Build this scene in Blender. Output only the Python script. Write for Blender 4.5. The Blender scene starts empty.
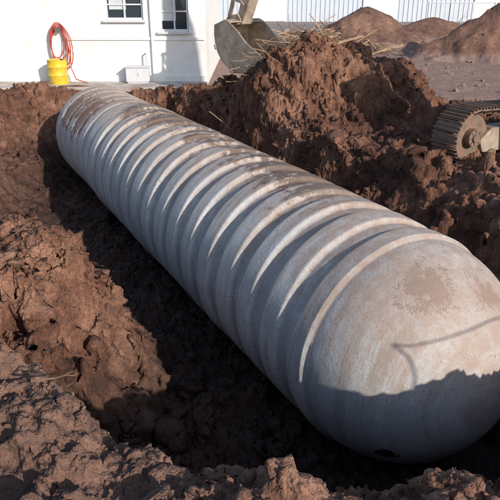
import bpy, bmesh, math, random
import numpy as np
from mathutils import Vector, Matrix, Euler
random.seed(7); rng=np.random.default_rng(11)
scene=bpy.context.scene
col=scene.collection
R=math.radians

# ---------------------------------------------------------------- materials
def newmat(name):
    m=bpy.data.materials.new(name); m.use_nodes=True
    nt=m.node_tree; b=nt.nodes["Principled BSDF"]; return m,nt,b
def N(nt,t,**kw):
    n=nt.nodes.new(t)
    for k,v in kw.items(): setattr(n,k,v)
    return n
def ramp(nt,src,stops):
    r=nt.nodes.new('ShaderNodeValToRGB'); e=r.color_ramp.elements
    while len(e)<len(stops): e.new(0.5)
    for el,(p,c) in zip(e,stops):
        el.position=p; el.color=(c[0],c[1],c[2],1) if hasattr(c,'__len__') else (c,c,c,1)
    nt.links.new(src,r.inputs[0]); return r.outputs[0]
def mix(nt,f,a,b,mode='MIX'):
    m=nt.nodes.new('ShaderNodeMix'); m.data_type='RGBA'; m.blend_type=mode
    for s,v in ((0,f),(6,a),(7,b)):
        if isinstance(v,(int,float)): m.inputs[s].default_value=v
        elif isinstance(v,tuple): m.inputs[s].default_value=(v[0],v[1],v[2],1)
        else: nt.links.new(v,m.inputs[s])
    return m.outputs[2]
def mth(nt,op,a,b=None,c=None,clamp=False):
    m=nt.nodes.new('ShaderNodeMath'); m.operation=op; m.use_clamp=clamp
    for i,v in enumerate((a,b,c)):
        if v is None: continue
        if isinstance(v,(int,float)): m.inputs[i].default_value=v
        else: nt.links.new(v,m.inputs[i])
    return m.outputs[0]
def mrange(nt,v,a,b,c=0.0,d=1.0,smooth=True):
    m=nt.nodes.new('ShaderNodeMapRange'); m.interpolation_type='SMOOTHSTEP' if smooth else 'LINEAR'
    nt.links.new(v,m.inputs[0])
    for i,x in enumerate((a,b,c,d)): m.inputs[i+1].default_value=x
    return m.outputs[0]
def noise(nt,vec,scale,detail=4,rough=0.55,dist=0.0):
    n=nt.nodes.new('ShaderNodeTexNoise'); n.inputs['Scale'].default_value=scale
    n.inputs['Detail'].default_value=detail; n.inputs['Roughness'].default_value=rough
    n.inputs['Distortion'].default_value=dist
    if vec is not None: nt.links.new(vec,n.inputs['Vector'])
    return n.outputs[0]
def bump(nt,b,h,strength,dist,prev=None):
    n=nt.nodes.new('ShaderNodeBump'); n.inputs['Strength'].default_value=strength
    n.inputs['Distance'].default_value=dist; nt.links.new(h,n.inputs['Height'])
    if prev is not None: nt.links.new(prev,n.inputs['Normal'])
    nt.links.new(n.outputs[0],b.inputs['Normal']); return n.outputs[0]

def dirt_material(name,tint=1.0):
    m,nt,b=newmat(name)
    g=N(nt,'ShaderNodeNewGeometry'); pos=g.outputs['Position']
    sx=N(nt,'ShaderNodeSeparateXYZ'); nt.links.new(pos,sx.inputs[0])
    n1=noise(nt,pos,0.6,4,0.65); n2=noise(nt,pos,3.5,4,0.68); n3=noise(nt,pos,30,3,0.75)
    t=mth(nt,'ADD',mth(nt,'MULTIPLY',n1,0.6),mth(nt,'MULTIPLY',n2,0.4))
    c=ramp(nt,t,[(0.38,(.070,.031,.021)),(0.5,(.175,.084,.055)),(0.62,(.31,.170,.115))])
    sp=ramp(nt,n3,[(0.3,0.5),(0.5,1.0),(0.7,1.4)])
    c=mix(nt,1.0,c,sp,'MULTIPLY')
    nearf=mth(nt,'MULTIPLY',mrange(nt,sx.outputs[1],3.6,5.0,1.0,0.0),mrange(nt,sx.outputs[0],-1.0,0.6,0.34,0.10))
    c=mix(nt,nearf,c,(.20,.150,.130))
    far=mth(nt,'MULTIPLY',mrange(nt,mth(nt,'ADD',sx.outputs[1],mth(nt,'MULTIPLY',sx.outputs[0],.35)),18.6,20.4),mrange(nt,sx.outputs[2],.15,.45,1.0,.25))
    c=mix(nt,mth(nt,'MULTIPLY',far,0.7),c,(.36,.26,.225))
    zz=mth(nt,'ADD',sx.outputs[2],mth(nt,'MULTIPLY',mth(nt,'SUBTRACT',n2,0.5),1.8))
    wet_shade=mrange(nt,zz,-2.0,-0.05,1.0,0.0)  # damp soil low in the pit, extended upward to paint in shade
    c=mix(nt,mth(nt,'MULTIPLY',wet_shade,0.85),c,(.050,.029,.024))
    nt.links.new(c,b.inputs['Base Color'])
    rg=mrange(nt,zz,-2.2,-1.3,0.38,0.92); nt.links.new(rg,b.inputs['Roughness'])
    b.inputs['Specular IOR Level'].default_value=0.35
    h=mth(nt,'ADD',mth(nt,'MULTIPLY',n2,.12),mth(nt,'MULTIPLY',n3,.035))
    bump(nt,b,h,0.9,1.0)
    return m
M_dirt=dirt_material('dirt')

def simple(name,c,rough=0.6,metal=0.0,var=0.15,scale=6,bs=0.2,grime=None,gscale=2.0,gamt=(0.45,0.7)):
    m,nt,b=newmat(name)
    tc=N(nt,'ShaderNodeNewGeometry').outputs['Position']
    n=noise(nt,tc,scale,4,0.6)
    c0=tuple(x*(1-var) for x in c); c1=tuple(min(1,x*(1+var)) for x in c)
    o=ramp(nt,n,[(0.3,c0),(0.7,c1)])
    if grime:
        g=noise(nt,tc,gscale,5,0.65); f=ramp(nt,g,[(gamt[0],0.0),(gamt[1],1.0)])
        o=mix(nt,f,o,grime)
    nt.links.new(o,b.inputs['Base Color']); b.inputs['Roughness'].default_value=rough; b.inputs['Metallic'].default_value=metal
    if bs: bump(nt,b,noise(nt,tc,scale*6,3,0.6),bs,0.01)
    return m
M_white=simple('white_render',(.78,.79,.80),0.8,0,0.05,1.5,0.2,grime=(.60,.59,.58),gscale=1.0,gamt=(0.5,0.85))
M_trim=simple('trim_paint',(.6,.62,.66),0.6,0,0.05)
M_conc=simple('concrete',(.46,.44,.42),0.9,0,0.15,3,0.3,grime=(.28,.20,.16),gscale=1.0)
M_yel=simple('excavator_paint',(.50,.36,.12),0.5,0,0.12,3,0.15,grime=(.30,.21,.16),gscale=2.5,gamt=(0.38,0.6))
M_dusty=simple('dusty_steel',(.40,.33,.27),0.6,0.1,0.25,4,0.3,grime=(.20,.125,.09),gscale=3.5,gamt=(.48,.7))
M_track=simple('track_steel',(.17,.13,.105),0.65,0.25,0.3,9,0.4,grime=(.26,.165,.12),gscale=7,gamt=(0.38,0.58))
M_black=simple('black_rubber',(.02,.02,.02),0.6)
M_frame=simple('dark_window_frame',(.12,.12,.13),0.5)
M_red=simple('red_hose_rubber',(.42,.045,.03),0.5)
M_yb=simple('yellow_barrel_paint',(.72,.50,.03),0.5,0,0.08,4,0.1,grime=(.35,.24,.12),gscale=5,gamt=(0.5,0.8))
M_bluew=simple('pale_blue_cladding',(.50,.57,.66),0.7,0,0.05,1)
M_wood=simple('weathered_wood',(.42,.29,.18),0.85,0,0.3,8,0.4)
M_bark=simple('bark',(.17,.11,.075),0.9,0,0.3,8,0.4)
M_asph=simple('asphalt',(.22,.20,.195),0.9,0,0.15,2,0.3,grime=(.32,.24,.21),gscale=0.3)
M_chrome=simple('cylinder_rod',(.6,.6,.6),0.2,1.0,0.05)
M_roof=simple('roof_felt',(.10,.10,.10),0.9)
mg,nt,b=newmat('window_glass'); b.inputs['Base Color'].default_value=(.03,.045,.06,1); b.inputs['Roughness'].default_value=0.06
b.inputs['Specular IOR Level'].default_value=0.8; M_glass=mg
M_curt=simple('window_blind',(.50,.56,.60),0.8)

def tank_material():
    m,nt,b=newmat('fibreglass_tank')
    tc=N(nt,'ShaderNodeTexCoord').outputs['Object']
    s=N(nt,'ShaderNodeSeparateXYZ'); nt.links.new(tc,s.inputs[0]); X,Y,Z=s.outputs
    def scaled(v):
        mp=N(nt,'ShaderNodeMapping'); mp.inputs['Scale'].default_value=v; nt.links.new(tc,mp.inputs['Vector']); return mp.outputs[0]
    nA=noise(nt,tc,1.1,5,0.65,0.3); nB=noise(nt,tc,7,5,0.72); nS=noise(nt,scaled((8,.9,.9)),1.0,5,0.7,0.5); nF=noise(nt,tc,55,3,0.75)
    c=ramp(nt,nA,[(0.3,(.46,.48,.50)),(0.55,(.60,.61,.62)),(0.75,(.68,.675,.66))])
    c=mix(nt,1.0,c,ramp(nt,nF,[(0.3,0.70),(0.6,1.05)]),'MULTIPLY')
    st=ramp(nt,nS,[(0.46,0.0),(0.70,0.75)])
    c=mix(nt,st,c,(.33,.29,.26))
    # darker grooves between the ribs, strongest on the upper half 
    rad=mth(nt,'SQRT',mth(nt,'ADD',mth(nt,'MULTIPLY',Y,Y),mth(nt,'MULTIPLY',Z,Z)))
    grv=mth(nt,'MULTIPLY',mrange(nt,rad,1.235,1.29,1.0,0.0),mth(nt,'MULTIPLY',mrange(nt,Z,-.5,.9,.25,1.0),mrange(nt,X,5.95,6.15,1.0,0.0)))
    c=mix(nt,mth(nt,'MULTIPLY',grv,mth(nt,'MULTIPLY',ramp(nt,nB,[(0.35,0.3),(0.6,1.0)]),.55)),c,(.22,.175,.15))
    sm=mth(nt,'MULTIPLY',mth(nt,'SUBTRACT',nS,0.5),1.7); am=mth(nt,'MULTIPLY',mth(nt,'SUBTRACT',nA,0.5),1.5)
    h=mth(nt,'ADD',mth(nt,'ADD',Z,mth(nt,'MULTIPLY',Y,0.4)),mth(nt,'ADD',sm,am))
    endb=mrange(nt,X,5.0,7.0,0.0,0.75)
    d=mrange(nt,mth(nt,'ADD',h,endb),0.2,1.15)
    gr=ramp(nt,nB,[(0.3,0.30),(0.6,1.0)])
    c=mix(nt,mth(nt,'MULTIPLY',mth(nt,'MULTIPLY',d,gr),0.85),c,(.37,.27,.22))
    md=mth(nt,'ADD',h,mth(nt,'MULTIPLY',mth(nt,'SUBTRACT',nB,0.5),1.8))
    mk=mrange(nt,md,1.0,1.35)
    rg1=mth(nt,'MULTIPLY',mrange(nt,X,-3.8,-2.2),mrange(nt,X,3.9,5.6,1,0))
    c=mix(nt,mth(nt,'MULTIPLY',mth(nt,'MULTIPLY',mk,rg1),0.85),c,(.11,.075,.058))
    def blob(cx,cy,cz,r,soft,colr,amt,nz):
        cb=N(nt,'ShaderNodeVectorMath',operation='DISTANCE'); nt.links.new(tc,cb.inputs[0]); cb.inputs[1].default_value=(cx,cy,cz)
        dd=mth(nt,'ADD',cb.outputs['Value'],mth(nt,'ADD',mth(nt,'MULTIPLY',mth(nt,'SUBTRACT',nB,0.5),nz),mth(nt,'MULTIPLY',mth(nt,'SUBTRACT',nF,0.5),nz*.35)))
        return mth(nt,'MULTIPLY',mrange(nt,dd,r,r+soft,1,0),amt),colr
    for args in [(-4.2,-0.85,.95,0.50,0.1,(.17,.09,.065),.85,2.8),(-5.3,-0.95,0.85,0.42,0.1,(.17,.09,.065),.85,2.8),
                 (6.72,-.30,1.02,0.16,0.16,(.25,.165,.125),.7,1.3),(6.9,.30,.88,0.10,0.14,(.25,.165,.125),.7,1.2),
                 (6.9,-.75,-.60,0.08,0.04,(.012,.010,.010),.95,.4)]:
        f,cc=blob(*args); c=mix(nt,f,c,cc)
    spt=noise(nt,tc,22,2,0.5); sf=mth(nt,'MULTIPLY',mrange(nt,mth(nt,'ADD',spt,mth(nt,'MULTIPLY',nA,.25)),.80,.86),.6)
    c=mix(nt,sf,c,(.22,.145,.11))
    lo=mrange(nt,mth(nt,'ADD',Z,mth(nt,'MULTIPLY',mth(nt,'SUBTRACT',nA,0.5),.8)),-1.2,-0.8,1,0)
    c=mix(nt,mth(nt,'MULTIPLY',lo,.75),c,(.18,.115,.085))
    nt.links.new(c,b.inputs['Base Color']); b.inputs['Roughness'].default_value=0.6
    b.inputs['Specular IOR Level'].default_value=0.3
    hh=mth(nt,'ADD',mth(nt,'MULTIPLY',nB,.010),mth(nt,'MULTIPLY',nF,.0035)); bump(nt,b,hh,0.9,1.0)
    return m
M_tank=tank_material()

# ---------------------------------------------------------------- builders
def empty(name,loc=(0,0,0),rot=(0,0,0)):
    e=bpy.data.objects.new(name,None); e.location=loc; e.rotation_euler=rot; e.empty_display_size=0.3; col.objects.link(e); return e
class MB:
    def __init__(s): s.v=[]; s.f=[]
    def add(s,vs,fs,M=None):
        o=len(s.v)
        for v in vs:
            v=Vector(v); s.v.append(tuple(M@v if M else v))
        s.f+= [tuple(i+o for i in f) for f in fs]
    def box(s,size,loc,rot=(0,0,0),M=None):
        x,y,z=[k/2 for k in size]
        T=Matrix.Translation(loc)@Euler(rot).to_matrix().to_4x4()
        if M: T=M@T
        s.add([(-x,-y,-z),(x,-y,-z),(x,y,-z),(-x,y,-z),(-x,-y,z),(x,-y,z),(x,y,z),(-x,y,z)],
              [(0,3,2,1),(4,5,6,7),(0,1,5,4),(1,2,6,5),(2,3,7,6),(3,0,4,7)],T)
    def tube(s,p0,p1,r0,r1=None,n=16,cap=True):
        r1=r0 if r1 is None else r1
        p0=Vector(p0);p1=Vector(p1);d=(p1-p0); q=d.to_track_quat('Z','Y').to_matrix()
        vs=[];
        for p,r in((p0,r0),(p1,r1)):
            for i in range(n):
                a=2*math.pi*i/n; vs.append(p+q@Vector((r*math.cos(a),r*math.sin(a),0)))
        fs=[(i,(i+1)%n,n+(i+1)%n,n+i) for i in range(n)]
        if cap: fs+=[tuple(range(n-1,-1,-1)),tuple(range(n,2*n))]
        s.add(vs,fs)
    def path(s,pts,r,n=8):
        pts=[Vector(p) for p in pts]; rings=[]
        for k,p in enumerate(pts):
            d=pts[min(k+1,len(pts)-1)]-pts[max(k-1,0)]
            q=d.to_track_quat('Z','Y').to_matrix(); rr=r[k] if hasattr(r,'__len__') else r
            rings.append([p+q@Vector((rr*math.cos(2*math.pi*i/n),rr*math.sin(2*math.pi*i/n),0)) for i in range(n)])
        vs=[v for g in rings for v in g]
        fs=[(k*n+i,k*n+(i+1)%n,(k+1)*n+(i+1)%n,(k+1)*n+i) for k in range(len(pts)-1) for i in range(n)]
        fs+=[tuple(range(n-1,-1,-1)),tuple(range((len(pts)-1)*n,len(pts)*n))]
        s.add(vs,fs)
    def prism(s,poly,y0,y1,M=None):  # poly in XZ
        n=len(poly); vs=[(p[0],y0,p[1]) for p in poly]+[(p[0],y1,p[1]) for p in poly]
        fs=[tuple(range(n)),tuple(range(2*n-1,n-1,-1))]+[(i,n+i,n+(i+1)%n,(i+1)%n) for i in range(n)]
        s.add(vs,fs,M)
    def lathe(s,prof,n=32,M=None): # prof (r,z)
        vs=[(r*math.cos(2*math.pi*i/n),r*math.sin(2*math.pi*i/n),z) for r,z in prof for i in range(n)]
        fs=[(k*n+i,k*n+(i+1)%n,(k+1)*n+(i+1)%n,(k+1)*n+i) for k in range(len(prof)-1) for i in range(n)]
        s.add(vs,fs,M)
    def obj(s,name,mat,parent=None,smooth=False,bevel=0,loc=None):
        me=bpy.data.meshes.new(name); me.from_pydata(s.v,[],s.f); me.validate(); me.update()
        bm=bmesh.new(); bm.from_mesh(me); bmesh.ops.recalc_face_normals(bm,faces=bm.faces); bm.to_mesh(me); bm.free()
        me.materials.append(mat)
        if smooth:
            for p in me.polygons: p.use_smooth=True
            me.set_sharp_from_angle(angle=R(38))
        o=bpy.data.objects.new(name,me); col.objects.link(o)
        if loc: o.location=loc
        if parent: o.parent=parent
        if bevel:
            md=o.modifiers.new('b','BEVEL'); md.width=bevel; md.segments=2; md.limit_method='ANGLE'; md.angle_limit=R(40)
        return o

# ---------------------------------------------------------------- noise (numpy)
def _h(ix,iy,s):
    ix=ix.astype(np.int64)&0xffffffff; iy=iy.astype(np.int64)&0xffffffff
    h=(ix*374761393+iy*668265263+s*1442695041)&0xffffffff
    h=((h^(h>>13))*1274126177)&0xffffffff; h=h^(h>>16); return h
def perlin(x,y,s=0):
    x0=np.floor(x);y0=np.floor(y);fx=x-x0;fy=y-y0
    def g(ix,iy,dx,dy):
        a=_h(ix,iy,s)/4294967296.0*2*np.pi; return np.cos(a)*dx+np.sin(a)*dy
    u=fx*fx*fx*(fx*(fx*6-15)+10);v=fy*fy*fy*(fy*(fy*6-15)+10)
    a=g(x0,y0,fx,fy);b_=g(x0+1,y0,fx-1,fy);c=g(x0,y0+1,fx,fy-1);d=g(x0+1,y0+1,fx-1,fy-1)
    return (a+(b_-a)*u)*(1-v)+(c+(d-c)*u)*v
def fbm(x,y,o=4,s=0,g=.5):
    t=0;a=1;f=1
    for k in range(o): t=t+a*perlin(x*f+k*17.3,y*f-k*9.1,s+k); a*=g; f*=2.03
    return t
def lumps(x,y,s=0,keep=0.6):  # irregular broken clods
    xw=x+.38*perlin(x*1.7,y*1.7,s+31)+.16*perlin(x*4.1,y*4.1,s+32); yw=y+.38*perlin(x*1.7,y*1.7,s+33)+.16*perlin(x*4.1,y*4.1,s+34)
    x0=np.floor(xw);y0=np.floor(yw);best=np.zeros_like(x)
    for i in(-1,0,1):
        for j in(-1,0,1):
            cx=x0+i;cy=y0+j
            u=[_h(cx,cy,s+q)/4294967296.0 for q in(0,5,9,13,17,19)]
            dx=xw-cx-u[0];dy=yw-cy-u[1]
            ca=np.cos(u[4]*6.28);sa=np.sin(u[4]*6.28)
            e=np.maximum(np.abs(dx*ca+dy*sa)*.95,np.abs(dy*ca-dx*sa)*(1.1+.6*u[5]))*.5+np.sqrt(dx*dx+dy*dy)*.5
            rad=(0.22+0.42*u[2])*(u[3]<keep)
            hgt=np.clip((rad-e)/.16,0,1)*rad*(.75+.9*(dx*ca+dy*sa))
            best=np.maximum(best,hgt)
    return best
def sstep(a,b_,x):
    t=np.clip((x-a)/(b_-a),0,1); return t*t*(3-2*t)
PIT=[(-0.8,2.95),(0.3,2.75),(1.2,2.75),(2.6,3.0),(3.9,4.4),(4.1,6.5),(3.5,8.6),(2.5,10.6),(1.1,13),(-0.5,16),(-2.2,18.6),(-4.5,19.2),(-6.8,18.6),(-8.2,16.8),
     (-8.4,13.5),(-8.2,11),(-7.4,8.6),(-4.6,7.6),(-3.0,7.2),(-2.15,6.9),(-1.85,6.2),(-2.2,5.4),(-3.4,5.0),(-3.6,4.6),(-2.2,4.15),(-1.4,3.55)]
def sdf(x,y):
    d=np.full_like(x,1e9); ins=np.zeros(x.shape,bool); n=len(PIT)
    for i in range(n):
        ax,ay=PIT[i];bx,by=PIT[(i+1)%n]; ex,ey=bx-ax,by-ay
        t=np.clip(((x-ax)*ex+(y-ay)*ey)/(ex*ex+ey*ey),0,1)
        d=np.minimum(d,(x-ax-t*ex)**2+(y-ay-t*ey)**2)
        c=((ay>y)!=(by>y))&(x<(bx-ax)*(y-ay)/(by-ay+1e-12)+ax); ins^=c
    d=np.sqrt(d); return np.where(ins,-d,d)
PILES=[(2.0,15.2,2.8,2.1,1.6),(0.6,14.9,1.9,1.4,.6),(3.8,14.9,1.8,1.5,.60),(12.2,30.5,4.6,3.0,2.3),(15.5,31,4,3,2.4),(6.9,38,4.2,3.6,2.1),(3.0,33,3.2,2.2,.7),
       (-0.4,18.2,1.6,1.0,.5),(12,42,5,3,1.4),(-5.6,20.0,2.0,0.6,.15)]
TA=np.array([1.65,5.65]);TB=np.array([-4.07,16.53]);TZ=-.66;TR=1.3
def yard(x,y): return sstep(17.2,18.6,y+.35*(x-4))*sstep(2.6,4.2,x)
def roughmask(x,y):
    return (1-sstep(22,34,np.hypot(x,y-6)))*(1-sstep(18.6,19.6,y)*sstep(0.8,-0.6,x))*(1-.8*yard(x,y))
def terrain(x,y):
    wx=x+0.34*fbm(x*.8,y*.8,3,3); wy=y+0.34*fbm(x*.8,y*.8,3,33)
    sd=sdf(wx,wy)+0.13*fbm(x*2.6,y*2.6,3,8)
    wid=0.95+0.5*fbm(x*.6,y*.6,2,12)+.55*sstep(0,2,x)*sstep(5,7,y)+.9*sstep(-4,-6,x)*sstep(8,10,y)
    t=np.clip(-sd/wid,0,1); prof=t*t*(3-2*t)*.6+.4*t
    near=1-sstep(22,34,np.hypot(x,y-6))
    bld=1-sstep(18.6,19.6,y)*sstep(0.8,-0.6,x)
    z=-2.0*prof
    shelf=sstep(-4.6,-6.2,x+.5*fbm(x,y,2,77))*sstep(8.0,9.5,y)
    z=z+shelf*t*(.75+.35*fbm(x*1.3,y*1.3,3,78))
    z=z+1.0*(1-sstep(0.4,2.7,y))*(1-t)
    z=z+0.20*np.exp(-((sd-.35)/.45)**2)*bld*(y>2)
    for px,py,rx,ry,h in PILES:
        r=np.hypot((x-px)/rx,(y-py)/ry)*(1+.24*fbm(x*.9,y*.9,3,int(px*7)%50))
        c=np.clip(1-r,0,1); z=z+h*(c*c*(3-2*c)*.45+c*.6)*(1-t)
    for px,py,rx,ry,h in [(-3.0,6.3,.9,.8,.10),(-1.7,3.2,.9,.8,.25),(0.9,2.35,.6,.4,.16),(-0.2,2.5,.5,.4,.12),(3.6,2.2,1.6,1.2,.35),(-4.2,4.0,1.5,1.,.25)]:
        r=((x-px)/rx)**2+((y-py)/ry)**2; z=z+h*np.exp(-r)
    amp=near*bld*(1-.85*yard(x,y))
    rough=amp*(1-.35*sstep(.8,1.0,t))
    fg=1-.42*(1-sstep(3.2,4.6,y))           # the near bank has slumped smoother
    z=z+rough*(.22*fbm(x*1.1,y*1.1,4,21)+.12*np.abs(perlin(x*2.3,y*2.3,40)))
    z=z+rough*fg*(.30*lumps(x*1.7,y*1.7,50,.35)+.17*lumps(x*4.1,y*4.1,60,.5)+.085*lumps(x*9,y*9,70,.55)/fg+.034*lumps(x*21,y*21,80,.5)/fg)
    z=z+rough*.05*fbm(x*7,y*7,4,90,.6)
    z=z+(1-sstep(40,44,y))*(1-amp)*bld*.04*fbm(x*.7,y*.7,3,99)
    a=(TB-TA); L=np.hypot(*a); a=a/L
    s=(x-TA[0])*a[0]+(y-TA[1])*a[1]; q=np.abs((x-TA[0])*a[1]-(y-TA[1])*a[0])
    sc=np.clip(s,0,L); dr=np.hypot(q,s-sc); ins=dr<TR
    zb=TZ-np.sqrt(np.maximum(TR*TR-dr*dr,0))
    z=np.where(ins,np.minimum(z,zb+.10),z)
    return z
def axis(segs):
    out=[segs[0][0]]
    for a,b_,st in segs:
        n=max(1,int(round((b_-a)/st))); out+=list(np.linspace(a,b_,n+1)[1:])
    return np.array(out)
xs=axis([(-400,-60,40),(-60,-20,4),(-20,-9,.5),(-9,-3.2,.04),(-3.2,2.2,.016),(2.2,6,.033),(6,14,.12),(14,24,.4),(24,60,4),(60,400,40)])
ys=axis([(-200,-20,30),(-20,-2,1.5),(-2,2,.1),(2,4.6,.016),(4.6,9,.025),(9,20,.042),(20,34,.14),(34,46,.3),(46,80,3),(80,600,40)])
GX,GY=np.meshgrid(xs,ys); GZ=terrain(GX,GY)
gy_,gx_=np.gradient(GZ,ys,xs); nl=np.sqrt(1+gx_**2+gy_**2); steep=sstep(.25,.9,np.hypot(gx_,gy_))
mk=roughmask(GX,GY)*steep*(GY>2)*(GY<20)*(1-.5*(1-sstep(3.2,4.6,GY)))
ua=GX+.85*GZ; va=GY-1.15*GZ; ub=GX-.9*GZ; vb=GY+.7*GZ
disp=mk*(.10*fbm(ua*2.2,vb*2.2,4,141,.55)+.22*lumps(ua*3.1,va*3.1,150,.5)+.12*lumps(ub*7,vb*7,160,.6)+.05*lumps(ua*16,vb*16,170,.6)-.02)
GX=GX-gx_/nl*disp; GY=GY-gy_/nl*disp; GZ=GZ+disp/nl
a_=(TB-TA)/np.hypot(*(TB-TA)); s_=(GX-TA[0])*a_[0]+(GY-TA[1])*a_[1]; q_=np.abs((GX-TA[0])*a_[1]-(GY-TA[1])*a_[0])
dr_=np.hypot(q_,s_-np.clip(s_,0,np.hypot(*(TB-TA)))); GZ=np.where(dr_<TR,np.minimum(GZ,TZ-np.sqrt(np.maximum(TR*TR-dr_**2,0))+.10),GZ)
nx,ny=len(xs),len(ys)
verts=np.stack([GX,GY,GZ],-1).reshape(-1,3)
idx=np.arange(nx*ny).reshape(ny,nx)
faces=np.stack([idx[:-1,:-1],idx[:-1,1:],idx[1:,1:],idx[1:,:-1]],-1).reshape(-1,4)
def np_mesh(name,verts,faces,mat,smooth=True,sharp=None):
    me=bpy.data.meshes.new(name); k=faces.shape[1]
    me.vertices.add(len(verts)); me.vertices.foreach_set('co',verts.astype(np.float32).ravel())
    me.loops.add(faces.size); me.loops.foreach_set('vertex_index',faces.astype(np.int32).ravel())
    me.polygons.add(len(faces)); me.polygons.foreach_set('loop_start',np.arange(0,faces.size,k,dtype=np.int32))
    me.polygons.foreach_set('use_smooth',np.full(len(faces),smooth)); me.update(calc_edges=True); me.materials.append(mat)
    if sharp: me.set_sharp_from_angle(angle=R(sharp))
    o=bpy.data.objects.new(name,me); col.objects.link(o); return o
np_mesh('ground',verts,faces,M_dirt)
print('terrain verts',len(verts))

# ---- clods
def rock(sub,seed):
    bm=bmesh.new(); bmesh.ops.create_icosphere(bm,subdivisions=sub,radius=1)
    v=np.array([p.co[:] for p in bm.verts]); f=np.array([[q.index for q in p.verts] for p in bm.faces]); bm.free()
    r=np.random.default_rng(seed)
    for _ in range(13):
        n=r.normal(size=3);n/=np.linalg.norm(n); k=r.uniform(.5,.85); d=v@n
        v=v-np.outer(np.maximum(d-k,0),n)
    v*=r.uniform(.6,1.15,3); v+=r.normal(size=v.shape)*.03
    return v,f
big=[rock(3,i) for i in range(10)]; sml=[rock(2,50+i) for i in range(10)]
V=[];F=[];off=0
TV=verts.reshape(ny,nx,3)
def scatter(n,xr,yr,s0,s1,kinds,pw=2.2):
    global off
    X=rng.uniform(*xr,n);Y=rng.uniform(*yr,n)
    dens=fbm(X*.9,Y*.9,3,7)+rng.uniform(-.5,.5,n); k=dens>-.1; X=X[k];Y=Y[k]
    k=~((X<-0.5)&(Y>19.0)); X=X[k];Y=Y[k]
    ix=np.clip(np.searchsorted(xs,X),0,nx-1); iy=np.clip(np.searchsorted(ys,Y),0,ny-1)
    for p in TV[iy,ix]:
        u=rng.uniform(); s=s0+(s1-s0)*u**pw
        v,f=kinds[rng.integers(len(kinds))]
        q=np.array(Euler(rng.uniform(0,6.28,3)).to_matrix())
        V.append((v@q.T)*s+p+np.array([0,0,s*.05])); F.append(f+off); off+=len(v)
scatter(9500,(-2.8,2.2),(1.9,4.6),.004,.028,sml,pw=3.2)
scatter(60,(-2.8,2.2),(1.9,4.4),.03,.075,big,pw=2.5)
scatter(6500,(-8,4.5),(4,19),.010,.07,sml,pw=3.2)
scatter(120,(-7,4.5),(4.5,19),.05,.17,big,pw=2)
scatter(4500,(-2,7),(11.5,18),.015,.08,sml,pw=3.2)
scatter(70,(-1,6),(13,17),.06,.2,big,pw=2)
scatter(1100,(3,18),(19,42),.02,.15,sml,pw=3)
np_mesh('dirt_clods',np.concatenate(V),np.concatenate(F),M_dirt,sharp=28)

# ---------------------------------------------------------------- tank
L=float(np.linalg.norm(TB-TA)); 
NR=21; RP=[-L/2+.28+i*(L-.28-.10)/(NR-1)+random.uniform(-.012,.012) for i in range(NR)]
def rib(s):
    k=min(range(NR),key=lambda i:abs(s-RP[i])); d=abs(s-RP[k])
    r=min(1,max(0,(0.190+.012*((k*7)%3-1)-d)/.050))
    return r*r*(3-2*r)
prof=[]; dome=.93
for i in range(0,49):
    a=math.pi/2*i/48; prof.append((-L/2-TR*dome*math.cos(a),(TR-.06)*math.sin(a)))
ns=int(L/.018)
for i in range(1,ns):
    s=-L/2+L*i/ns; hr=.068*(.45+.55*min(1,max(0,(s+3.1)/.4)))*(1-.35*min(1,max(0,(s-L/2+.9)/.6)))
    r=TR-.06+hr*rib(s)
    dj=abs(s+2.75)
    if dj<.26: r=TR-.06+.045*min(1,(0.26-dj)/.05)
    prof.append((s,r))
for i in range(48,-1,-1):
    a=math.pi/2*i/48; prof.append((L/2+TR*dome*math.cos(a),(TR-.06)*math.sin(a)))
prof=np.array(prof); nseg=200; ang=np.linspace(0,2*np.pi,nseg,endpoint=False)
P=np.stack([np.repeat(prof[:,0],nseg),(prof[:,1][:,None]*np.cos(ang)).ravel(),(prof[:,1][:,None]*np.sin(ang)).ravel()],-1)
AA=np.tile(ang,len(prof))
k=1+.004*np.sin(P[:,0]*2.1+1)+.010*fbm(P[:,0]*1.3,AA*2/np.pi*2,3,5)*np.sin(AA/2)**2
P[:,1:]*=k[:,None]
ii=np.arange(len(prof)*nseg).reshape(len(prof),nseg)
Fq=np.stack([ii[:-1],ii[1:],np.roll(ii,-1,1)[1:],np.roll(ii,-1,1)[:-1]],-1).reshape(-1,4)
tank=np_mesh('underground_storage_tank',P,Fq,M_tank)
mid=(TA+TB)/2; tank.location=(mid[0],mid[1],TZ); dv=(TA-TB)/L; tank.rotation_euler=(0,0,math.atan2(dv[1],dv[0]))
bm=bmesh.new(); bm.from_mesh(tank.data); bmesh.ops.recalc_face_normals(bm,faces=bm.faces); bm.to_mesh(tank.data); bm.free()

# ---------------------------------------------------------------- white building
WB=21.1
bld=empty('white_building',(0,WB,0))
x0,x1=-19.0,-1.45; holes=[(-4.75,-3.5,2.08,3.2),(-2.98,-2.02,1.72,3.2),(-9.9,-8.6,2.08,3.2),(-13.6,-12.3,2.08,3.2)]
mb=MB(); Ht=4.4; th=.3
cuts=sorted(holes); cx=x0
for (a,b_,c,d) in cuts:
    mb.box((a-cx,th,Ht),((a+cx)/2,th/2,Ht/2)); mb.box((b_-a,th,c),((a+b_)/2,th/2,c/2)); mb.box((b_-a,th,Ht-d),((a+b_)/2,th/2,(Ht+d)/2)); cx=b_
mb.box((x1-cx,th,Ht),((x1+cx)/2,th/2,Ht/2))
mb.box((th,9,Ht),(x1-th/2,th+4.5,Ht/2)); mb.box((th,9,Ht),(x0+th/2,th+4.5,Ht/2)); mb.box((x1-x0,th,Ht),((x0+x1)/2,th*1.5+9,Ht/2))
mb.obj('walls',M_white,bld)
mb=MB(); mb.box((x1-x0+.5,10.2,.18),((x0+x1)/2,4.8,Ht+.09)); mb.obj('roof',M_roof,bld,bevel=.01)
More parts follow.
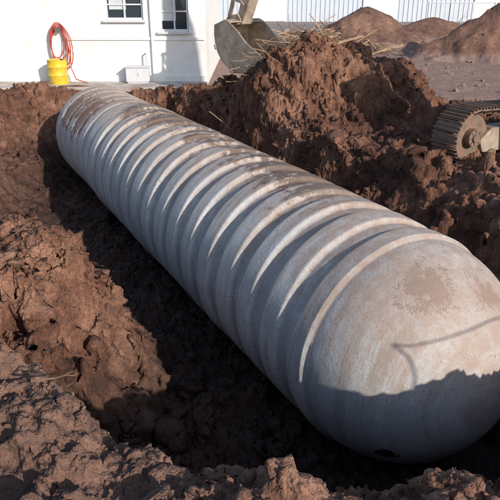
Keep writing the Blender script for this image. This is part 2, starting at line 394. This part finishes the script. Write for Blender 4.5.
mb=MB(); mb.box((x1-x0,.05,.30),((x0+x1)/2-.003,-.025,.16)); mb.box((4.6,.05,.09),(-3.8,-.025,1.5)); mb.obj('trim_bands',M_white,bld,bevel=.006)
for i,(a,b_,c,d) in enumerate(holes):
    w=b_-a;h=d-c;mb=MB()
    for (sx,sz,px,pz) in [(w,.07,0,c+.035-(c+d)/2),(w,.07,0,d-.035-(c+d)/2),(.07,h-.14,-w/2+.035,0),(.07,h-.14,w/2-.035,0),(.05,h-.14,0.002,0)]:
        mb.box((sx,.08,sz),((a+b_)/2+px,.12,(c+d)/2+pz))
    if i<2: mb.box((w-.14,.06,.045),((a+b_)/2,.12,c+h*.42))
    mb.obj('window_frame_%d'%(i+1),M_trim,bld)
    mb=MB(); mb.box((w-.02,.02,h-.02),((a+b_)/2,.15,(c+d)/2)); mb.obj('window_glass_%d'%(i+1),M_glass,bld)
    mb=MB(); mb.box((w+.16,.16,.07),((a+b_)/2,-.04,c-.037)); mb.obj('window_sill_%d'%(i+1),M_trim,bld,bevel=.008)
mb=MB(); mb.box((.5,.012,.8),(-2.70,.132,2.45)); mb.box((.55,.012,.6),(-4.35,.132,2.7)); mb.obj('blinds',M_curt,bld)
mb=MB(); mb.tube((-3.25,-.07,0.2),(-3.25,-.07,4.3),.035); mb.tube((-11,-.07,0.2),(-11,-.07,4.3),.045); mb.obj('downpipes',M_white,bld,smooth=True)
mb=MB(); mb.box((17.5,1.5,.14),(-10.2,WB-.76,.05)); mb.obj('pavement',M_conc,bevel=.02)

# barrel, hose, small yard things
e=empty('yellow_barrel',(-6.35,20.55,.12))
mb=MB(); mb.lathe([(0,0),(.30,0),(.31,.02),(.31,.26),(.325,.28),(.31,.30),(.31,.52),(.325,.54),(.31,.56),(.31,.74),(.32,.76),(.30,.77),(.295,.75),(0,.75)],32); mb.obj('drum',M_yb,e,smooth=True)
mb=MB(); mb.lathe([(0,.755),(.05,.755),(.05,.79),(0,.79)],12,Matrix.Translation((.15,.05,0))); mb.obj('bung',M_black,e)
e=empty('red_hose',(-6.3,21.0,0))
mb=MB()
for k in range(5):
    pts=[]; w=.20+.035*k; hh=.62+.09*k
    for i in range(41):
        a=2*math.pi*i/40; pts.append((w*math.sin(a)*(1-.3*math.cos(a))+.03*(k-2)*(1-math.cos(a)),-.03-.028*k+.01*math.sin(3*a),1.62+hh*math.cos(a)*(1 if math.cos(a)<0 else .5)-.1))
    mb.path(pts,.017,8)
mb.path([(.25,-.1,1.5),(.35,-.15,1.0),(.33,-.2,.6),(.5,-.35,.25),(.9,-.5,.15)],.017,8)
mb.obj('coil',M_red,e,smooth=True)
mb=MB(); mb.box((.16,.2,.1),(.0,-.08,1.80)); mb.obj('bracket',M_frame,e)
e=empty('utility_cabinet',(-3.75,20.8,.12))
mb=MB(); mb.box((.75,.38,.46),(0,0,.27)); mb.obj('body',M_trim,e,bevel=.02)
mb=MB(); mb.box((.81,.44,.035),(0,0,.52)); mb.box((.65,.32,.05),(0,0,.02)); mb.box((.012,.01,.38),(0,-.195,.28)); mb.box((.03,.03,.10),(.06,-.20,.3)); mb.tube((.30,.08,.53),(.30,.08,.95),.025); mb.tube((.30,.08,.95),(.30,.26,.95),.025); mb.obj('lid_and_fittings',M_trim,e,bevel=.004)

# ---------------------------------------------------------------- far setting
mb=MB(); mb.box((120,24,.05),(20,56,.035)); mb.obj('asphalt_yard',M_asph)
wh=empty('warehouse',(14,70,0)); mb=MB()
mb.box((60,12,7),(0,6,3.5)); mb.obj('walls',M_bluew,wh)
mb=MB()
for i in range(120): mb.box((.12,.06,6.9),(-29.8+i*.5,-.03,3.5))
mb.obj('cladding_ribs',M_bluew,wh)
mb=MB()
for i in range(5): mb.box((3.6,.12,3.6),(-24+i*12,-.1,1.85))
mb.obj('roller_doors',M_white,wh); mb=MB(); mb.box((61,13,.3),(0,6,7.15)); mb.obj('roof',M_roof,wh)
fe=empty('metal_fence',(0,47,0)); mb=MB()
for i in range(14):
    mb.tube((13+i*1.6,0,0),(13+i*1.6,0,2.3),.06)
mb.tube((13,0,2.25),(33.8,0,2.25),.04); mb.tube((13,0,.25),(33.8,0,.25),.04); mb.obj('posts_and_rails',M_trim,fe,smooth=True)
mb=MB()
for i in range(150): mb.box((.02,.02,2.0),(13.07+i*.138,0,1.25))
mb.obj('pickets',M_trim,fe)

# lumber & branches
def sticks(name,cx,cy,cz,n,spread,lmin,lmax,r,mat,rz=0,tilt=.35,planks=False):
    mb=MB()
    for i in range(n):
        x=cx+random.gauss(0,spread[0]);y=cy+random.gauss(0,spread[1]); z=float(terrain(np.array([x]),np.array([y]))[0])+cz+random.uniform(0,.25)
        a=rz+random.gauss(0,.5); t=random.gauss(0,tilt); l=random.uniform(lmin,lmax)
        d=Vector((math.cos(a)*math.cos(t),math.sin(a)*math.cos(t),math.sin(t)))
        if planks:
            mb.box((l,random.uniform(.08,.2),.035),(x,y,z),(random.uniform(-.3,.3),-t,a))
        else:
            p=Vector((x,y,z))-d*l/2; pts=[];rr=[]; rad=random.uniform(.5,1)*r
            for k in range(7):
                pts.append(p+d*l*k/6+Vector((random.gauss(0,.02*l),random.gauss(0,.02*l),random.gauss(0,.02*l)))*(k>0)); rr.append(rad*(1-.75*k/6))
            mb.path(pts,rr,6)
            for q in range(2):
                b0=pts[2+q*2]; dd=(d+Vector((random.gauss(0,.5),random.gauss(0,.5),random.gauss(0,.4)))).normalized()
                mb.path([b0,b0+dd*l*.15,b0+dd*l*.28+Vector((0,0,-.01*l))],[rad*.5,rad*.35,rad*.12],5)
    return mb.obj(name,mat)
sticks('lumber_pile',4.2,33.0,.1,34,(1.8,.7),1.2,3.2,.05,M_wood,rz=.5,planks=True)
sticks('branch_pile',4.6,33.0,.2,46,(1.9,.8),1.5,3.6,.035,M_bark,rz=.6,tilt=.4)
sticks('roots',.5,15.2,.02,26,(.40,.30),.5,1.4,.013,M_wood,rz=2.6-math.pi,tilt=.35)
sticks('roots',-2.6,6.4,-.02,5,(.4,.4),.3,.9,.012,M_bark,rz=-.8,tilt=.4)
sticks('roots',-1.3,3.3,-.02,4,(.5,.25),.2,.4,.009,M_bark,rz=.2,tilt=.2)

# ---------------------------------------------------------------- excavator
EC=Vector((6.42,10.85,-.10)); heading=math.atan2(-.45,-.89)
ex=empty('excavator',EC)
Tm=Matrix.Rotation(heading,4,'Z')
def local(mb,M):
    mb.v=[tuple(M@Vector(v)) for v in mb.v]; return mb
Rt=.50; half=2.15
def track(yc,nm):
    shoes=MB(); per=4*half+2*math.pi*Rt; ns=52
    for i in range(ns):
        s=(i+.5)*per/ns
        if s<2*half: x=-half+s;z=2*Rt;a=0
        elif s<2*half+math.pi*Rt: t=(s-2*half)/Rt; x=half+Rt*math.sin(t); z=Rt+Rt*math.cos(t); a=t
        elif s<4*half+math.pi*Rt: x=half-(s-2*half-math.pi*Rt); z=0; a=math.pi
        else: t=(s-4*half-math.pi*Rt)/Rt; x=-half-Rt*math.sin(t); z=Rt-Rt*math.cos(t); a=math.pi+t
        sag=-.03*math.sin(math.pi*(s/(2*half))) if s<2*half else 0
        M=Matrix.Translation((x,yc,z+.09+sag))@Matrix.Rotation(a,4,'Y')
        pw=per/ns
        shoes.box((pw*.93,.6,.025),(0,0,.0),M=M)
        for gx in(-.38,0,.33): shoes.box((.018,.6,.045),(gx*pw,0,.033),M=M)
        shoes.box((pw*.75,.05,.09),(0,-.1,-.057),M=M); shoes.box((pw*.75,.05,.09),(0,.1,-.057),M=M)
    local(shoes,Tm).obj(nm+'_shoes',M_track,ex,bevel=.004)
    fr=MB()
    fr.prism([(-half+.25,.28),(half-.3,.28),(half-.2,.5),(half-.45,.72),(-half+.4,.72),(-half+.2,.5)],yc-.17,yc+.17)
    local(fr,Tm).obj(nm+'_frame',M_dusty,ex,bevel=.015)
    w=MB()
    for sx in(-half,half):
        for sy in(-.07,.07):
            w.tube((sx,yc+sy-.03,Rt+.09),(sx,yc+sy+.03,Rt+.09),Rt-.09,n=32)
        w.tube((sx,yc-.24,Rt+.09),(sx,yc+.24,Rt+.09),.16,n=20)
        w.tube((sx,yc-.27,Rt+.09),(sx,yc+.27,Rt+.09),.08,n=12)
        for k in range(8):
            a=k*math.pi/4; w.tube((sx+.12*math.cos(a),yc-.255,Rt+.09+.12*math.sin(a)),(sx+.12*math.cos(a),yc+.255,Rt+.09+.12*math.sin(a)),.018,n=6)
    for k in range(9): w.tube((-half+.5+k*.41,yc-.2,.23),(-half+.5+k*.41,yc+.2,.23),.11,n=16)
    for k in(-.7,.7): w.tube((k,yc-.12,2*Rt-.04),(k,yc+.12,2*Rt-.04),.07,n=12)
    local(w,Tm).obj(nm+'_rollers',M_track,ex,smooth=True)
track(-1.2,'track_a'); track(1.2,'track_b')
mb=MB(); mb.box((1.6,2.1,.35),(0,0,.62)); mb.tube((0,0,.75),(0,0,1.12),.6,n=32); local(mb,Tm).obj('undercarriage',M_dusty,ex,bevel=.03)
BP=Vector((-.18,18.0)); sw=math.atan2(BP.y-EC.y,BP.x-EC.x); reach=math.hypot(BP.x-EC.x,BP.y-EC.y)
Sm=Matrix.Rotation(sw,4,'Z')
mb=MB(); mb.prism([(-1.5,1.12),(1.2,1.12),(1.2,1.35),(-1.5,1.35)],-1.25,1.25); local(mb,Sm).obj('house_deck',M_yel,ex,bevel=.03)
mb=MB(); mb.prism([(-2.1,1.2),(-1.5,1.1),(-1.5,2.25),(-1.9,2.25),(-2.15,2.0)],-1.25,1.25); local(mb,Sm).obj('counterweight',M_yel,ex,bevel=.08)
mb=MB(); mb.box((1.7,2.5,.85),(-.6,0,1.78)); mb.box((1.0,.6,.5),(.75,-.92,1.6)); mb.tube((-1,-.5,2.2),(-1,-.5,2.7),.06); local(mb,Sm).obj('engine_hood',M_yel,ex,bevel=.05)
mb=MB()
for px in(-.02,1.2):
    for py in(.38,1.22): mb.box((.08,.08,1.55),(px,py,2.13))
mb.box((1.32,.94,.1),(.59,.8,2.93)); mb.box((1.3,.92,.5),(.59,.8,1.6)); local(mb,Sm).obj('cab_frame',M_yel,ex,bevel=.03)
mb=MB(); mb.box((1.2,.82,1.05),(.59,.8,2.36)); local(mb,Sm).obj('cab_glass',M_glass,ex)
def arm(pts,ws,yw,name):
    mb=MB(); up=[];dn=[]
    for i,(x,z) in enumerate(pts):
        a=pts[max(0,i-1)];b_=pts[min(len(pts)-1,i+1)]; dx,dz=b_[0]-a[0],b_[1]-a[1]; l=math.hypot(dx,dz)
        nx_,nz_=-dz/l,dx/l; w=ws[i]/2; up.append((x+nx_*w,z+nz_*w)); dn.append((x-nx_*w,z-nz_*w))
    mb.prism(up+dn[::-1],-yw/2,yw/2); local(mb,Sm).obj(name,M_dusty if name=='stick' else M_yel,ex,bevel=.02)
px=reach; pz=2.24
tipx,tipz=px-1.3,5.2
arm([(.35,1.7),(1.2,3.2),(2.3,4.6),(3.4,5.2),(4.8,5.45),(tipx-.1,5.1)],[.35,.55,.75,.7,.55,.35],.45,'boom')
d=Vector((px-tipx,pz-tipz)).normalized()
arm([(tipx-d.x*.8,tipz-d.y*.8+.05),(tipx,tipz+.05),(tipx+d.x*.6,tipz+d.y*.6),(px,pz)],[.3,.6,.5,.26],.34,'stick')
mb=MB()
def cyl(a,b_,y,r):
    a=Vector((a[0],y,a[1]));b2=Vector((b_[0],y,b_[1])); m=a.lerp(b2,.6); mb.tube(a,m,r); return m,b2
rods=MB()
for (a,b_,y,r) in [((.9,1.5),(3.0,4.5),.32,.09),((.9,1.5),(3.0,4.5),-.32,.09),((3.6,5.65),(tipx-d.x*.75,tipz-d.y*.75),0,.08),((tipx-d.x*.2+.3,tipz+.1),(px+.13,pz+.64),0,.07)]:
    m,b2=cyl(a,b_,y,r); rods.tube(m,b2,r*.55)
local(mb,Sm).obj('hydraulic_cylinders',M_dusty,ex,smooth=True); local(rods,Sm).obj('cylinder_rods',M_chrome,ex,smooth=True)
mb=MB()
CA=R(20)
lx,lz=(.36*math.cos(CA)+.1*math.sin(CA),-.36*math.sin(CA)+.1*math.cos(CA))
for y in(-.2,.2):
    mb.prism([(px-.25,pz+.45),(px-.15,pz+.55),(px+.15,pz+.70),(px+.2,pz+.58)],y-.02,y+.02)
    mb.prism([(px+.05,pz+.68),(px+.20,pz+.68),(px+lx+.08,pz+lz+.02),(px+lx-.07,pz+lz-.03)],y*1.15-.02,y*1.15+.02)
mb.tube((px,-.3,pz),(px,.3,pz),.06); mb.tube((px+.13,-.28,pz+.64),(px+.13,.28,pz+.64),.05); mb.tube((px+lx,-.28,pz+lz),(px+lx,.28,pz+lz),.05)
local(mb,Sm).obj('bucket_linkage',M_dusty,ex,bevel=.005)
def bucket():
    out=[(.50,.12),(.60,-.10),(.65,-.35),(.64,-.62),(.54,-.90),(.36,-1.14),(.10,-1.34),(-.22,-1.46),(-.68,-1.49),(-1.15,-1.42)]
    top=(-.12,.0)
    mb=MB(); th=.035; W=.62
    sh=[top]+[(-.0,.10)]+out
    ins=[]
    cxp,czp=-.2,-.6
    for (x,z) in sh:
        l=math.hypot(x-cxp,z-czp); ins.append((x-(x-cxp)/l*th,z-(z-czp)/l*th))
    n=len(sh)
    vs=[(x,-W,z) for x,z in sh]+[(x,W,z) for x,z in sh]+[(x,-W,z) for x,z in ins]+[(x,W,z) for x,z in ins]
    fs=[]
    for i in range(n-1):
        fs.append((i,i+1,n+i+1,n+i)); fs.append((2*n+i,3*n+i,3*n+i+1,2*n+i+1))
        fs.append((i,2*n+i,2*n+i+1,i+1)); fs.append((n+i,n+i+1,3*n+i+1,3*n+i))
    fs+= [(0,n,3*n,2*n),(n-1,3*n-1,4*n-1,2*n-1)]
    mb.add(vs,fs)
    side=sh+[(-1.0,-1.15),(-.62,-.75),(-.34,-.3)]
    for y in(-W-.015,W+.015): mb.prism(side,y-.018,y+.018)
    for y in(-.22,.22): mb.prism([(-.16,.02),(-.1,.2),(.05,.24),(.36,.26),(.55,.14),(.5,.0)],y-.03,y+.03)
    for k in range(5):
        y=-W+.1+k*(2*W-.2)/4; mb.prism([(-1.1,-1.36),(-1.48,-1.38),(-1.1,-1.49)],y-.06,y+.06)
    mb.box((.05,2*W+.12,.14),(.665,0,-.45)); mb.box((.05,2*W+.12,.14),(.24,0,-1.26),(0,.9,0))
    return mb
bk=bucket(); Bm=Sm@Matrix.Translation((px,0,pz))@Matrix.Rotation(CA,4,'Y')
local(bk,Bm).obj('bucket',M_dusty,ex,bevel=.008)

# ---------------------------------------------------------------- light, sky, camera
el=R(24); to=Vector((.62,-.785,0)).normalized()*math.cos(el)+Vector((0,0,math.sin(el)))
sun=bpy.data.lights.new('sun','SUN'); sun.energy=4.6; sun.angle=R(.7); sun.color=(1,.90,.78)
so=bpy.data.objects.new('sun',sun); col.objects.link(so); so.rotation_euler=to.to_track_quat('Z','Y').to_euler()
w=bpy.data.worlds.new("World"); scene.world=w; w.use_nodes=True; nt=w.node_tree
sk=nt.nodes.new('ShaderNodeTexSky'); sk.sky_type='NISHITA'; sk.sun_disc=False; sk.sun_elevation=el; sk.sun_rotation=math.atan2(to.x,to.y)
nt.links.new(sk.outputs[0],nt.nodes['Background'].inputs[0]); nt.nodes['Background'].inputs[1].default_value=.15
cam=bpy.data.cameras.new('camera'); cam.lens=43.2; cam.sensor_width=36; cam.clip_end=2000; cam.clip_start=.05
co=bpy.data.objects.new('camera',cam); col.objects.link(co); co.location=(0,0,2.9); co.rotation_euler=(R(90-23.2),0,0)
scene.camera=co

# cable added out of view, shaped along sun rays to shadow the tank end
def on_dome(u,v):
    p=R(23.2); x=(u-250)/600; y=-(v-250)/600
    dr=Vector((x,math.cos(p)+y*math.sin(p),y*math.cos(p)-math.sin(p))).normalized(); o=Vector((0,0,2.9)); cc=Vector((TA[0],TA[1],TZ))
    oc=o-cc; bq=oc.dot(dr); q=bq*bq-(oc.dot(oc)-1.22**2); return o+dr*(-bq-math.sqrt(max(q,0)))
ctrl=[on_dome(*q)+to*3.6 for q in [(414,402),(415,378),(408,358),(392,345),(408,346),(435,341),(467,331),(498,318)]]
ctrl=[ctrl[0]-Vector((0,0,1.2))]+ctrl+[ctrl[-1]+Vector((1.0,-.1,.1)),ctrl[-1]+Vector((2.0,-.5,-1.2))]
mb=MB(); pts=[]
for i in range(1,len(ctrl)-2):
    for k in range(8):
        t=k/8; p0,p1,p2,p3=ctrl[i-1],ctrl[i],ctrl[i+1],ctrl[i+2]
        pts.append(.5*((2*p1)+(p2-p0)*t+(2*p0-5*p1+4*p2-p3)*t*t+(3*p1-p0-3*p2+p3)*t**3))
pts=[ctrl[0]]+pts+[ctrl[-2],ctrl[-1]]
mb.path(pts,.010,8); mb.obj('shadow_cable',M_black,smooth=True)

scene.view_settings.view_transform='Standard'; scene.view_settings.look='None'; scene.view_settings.exposure=0
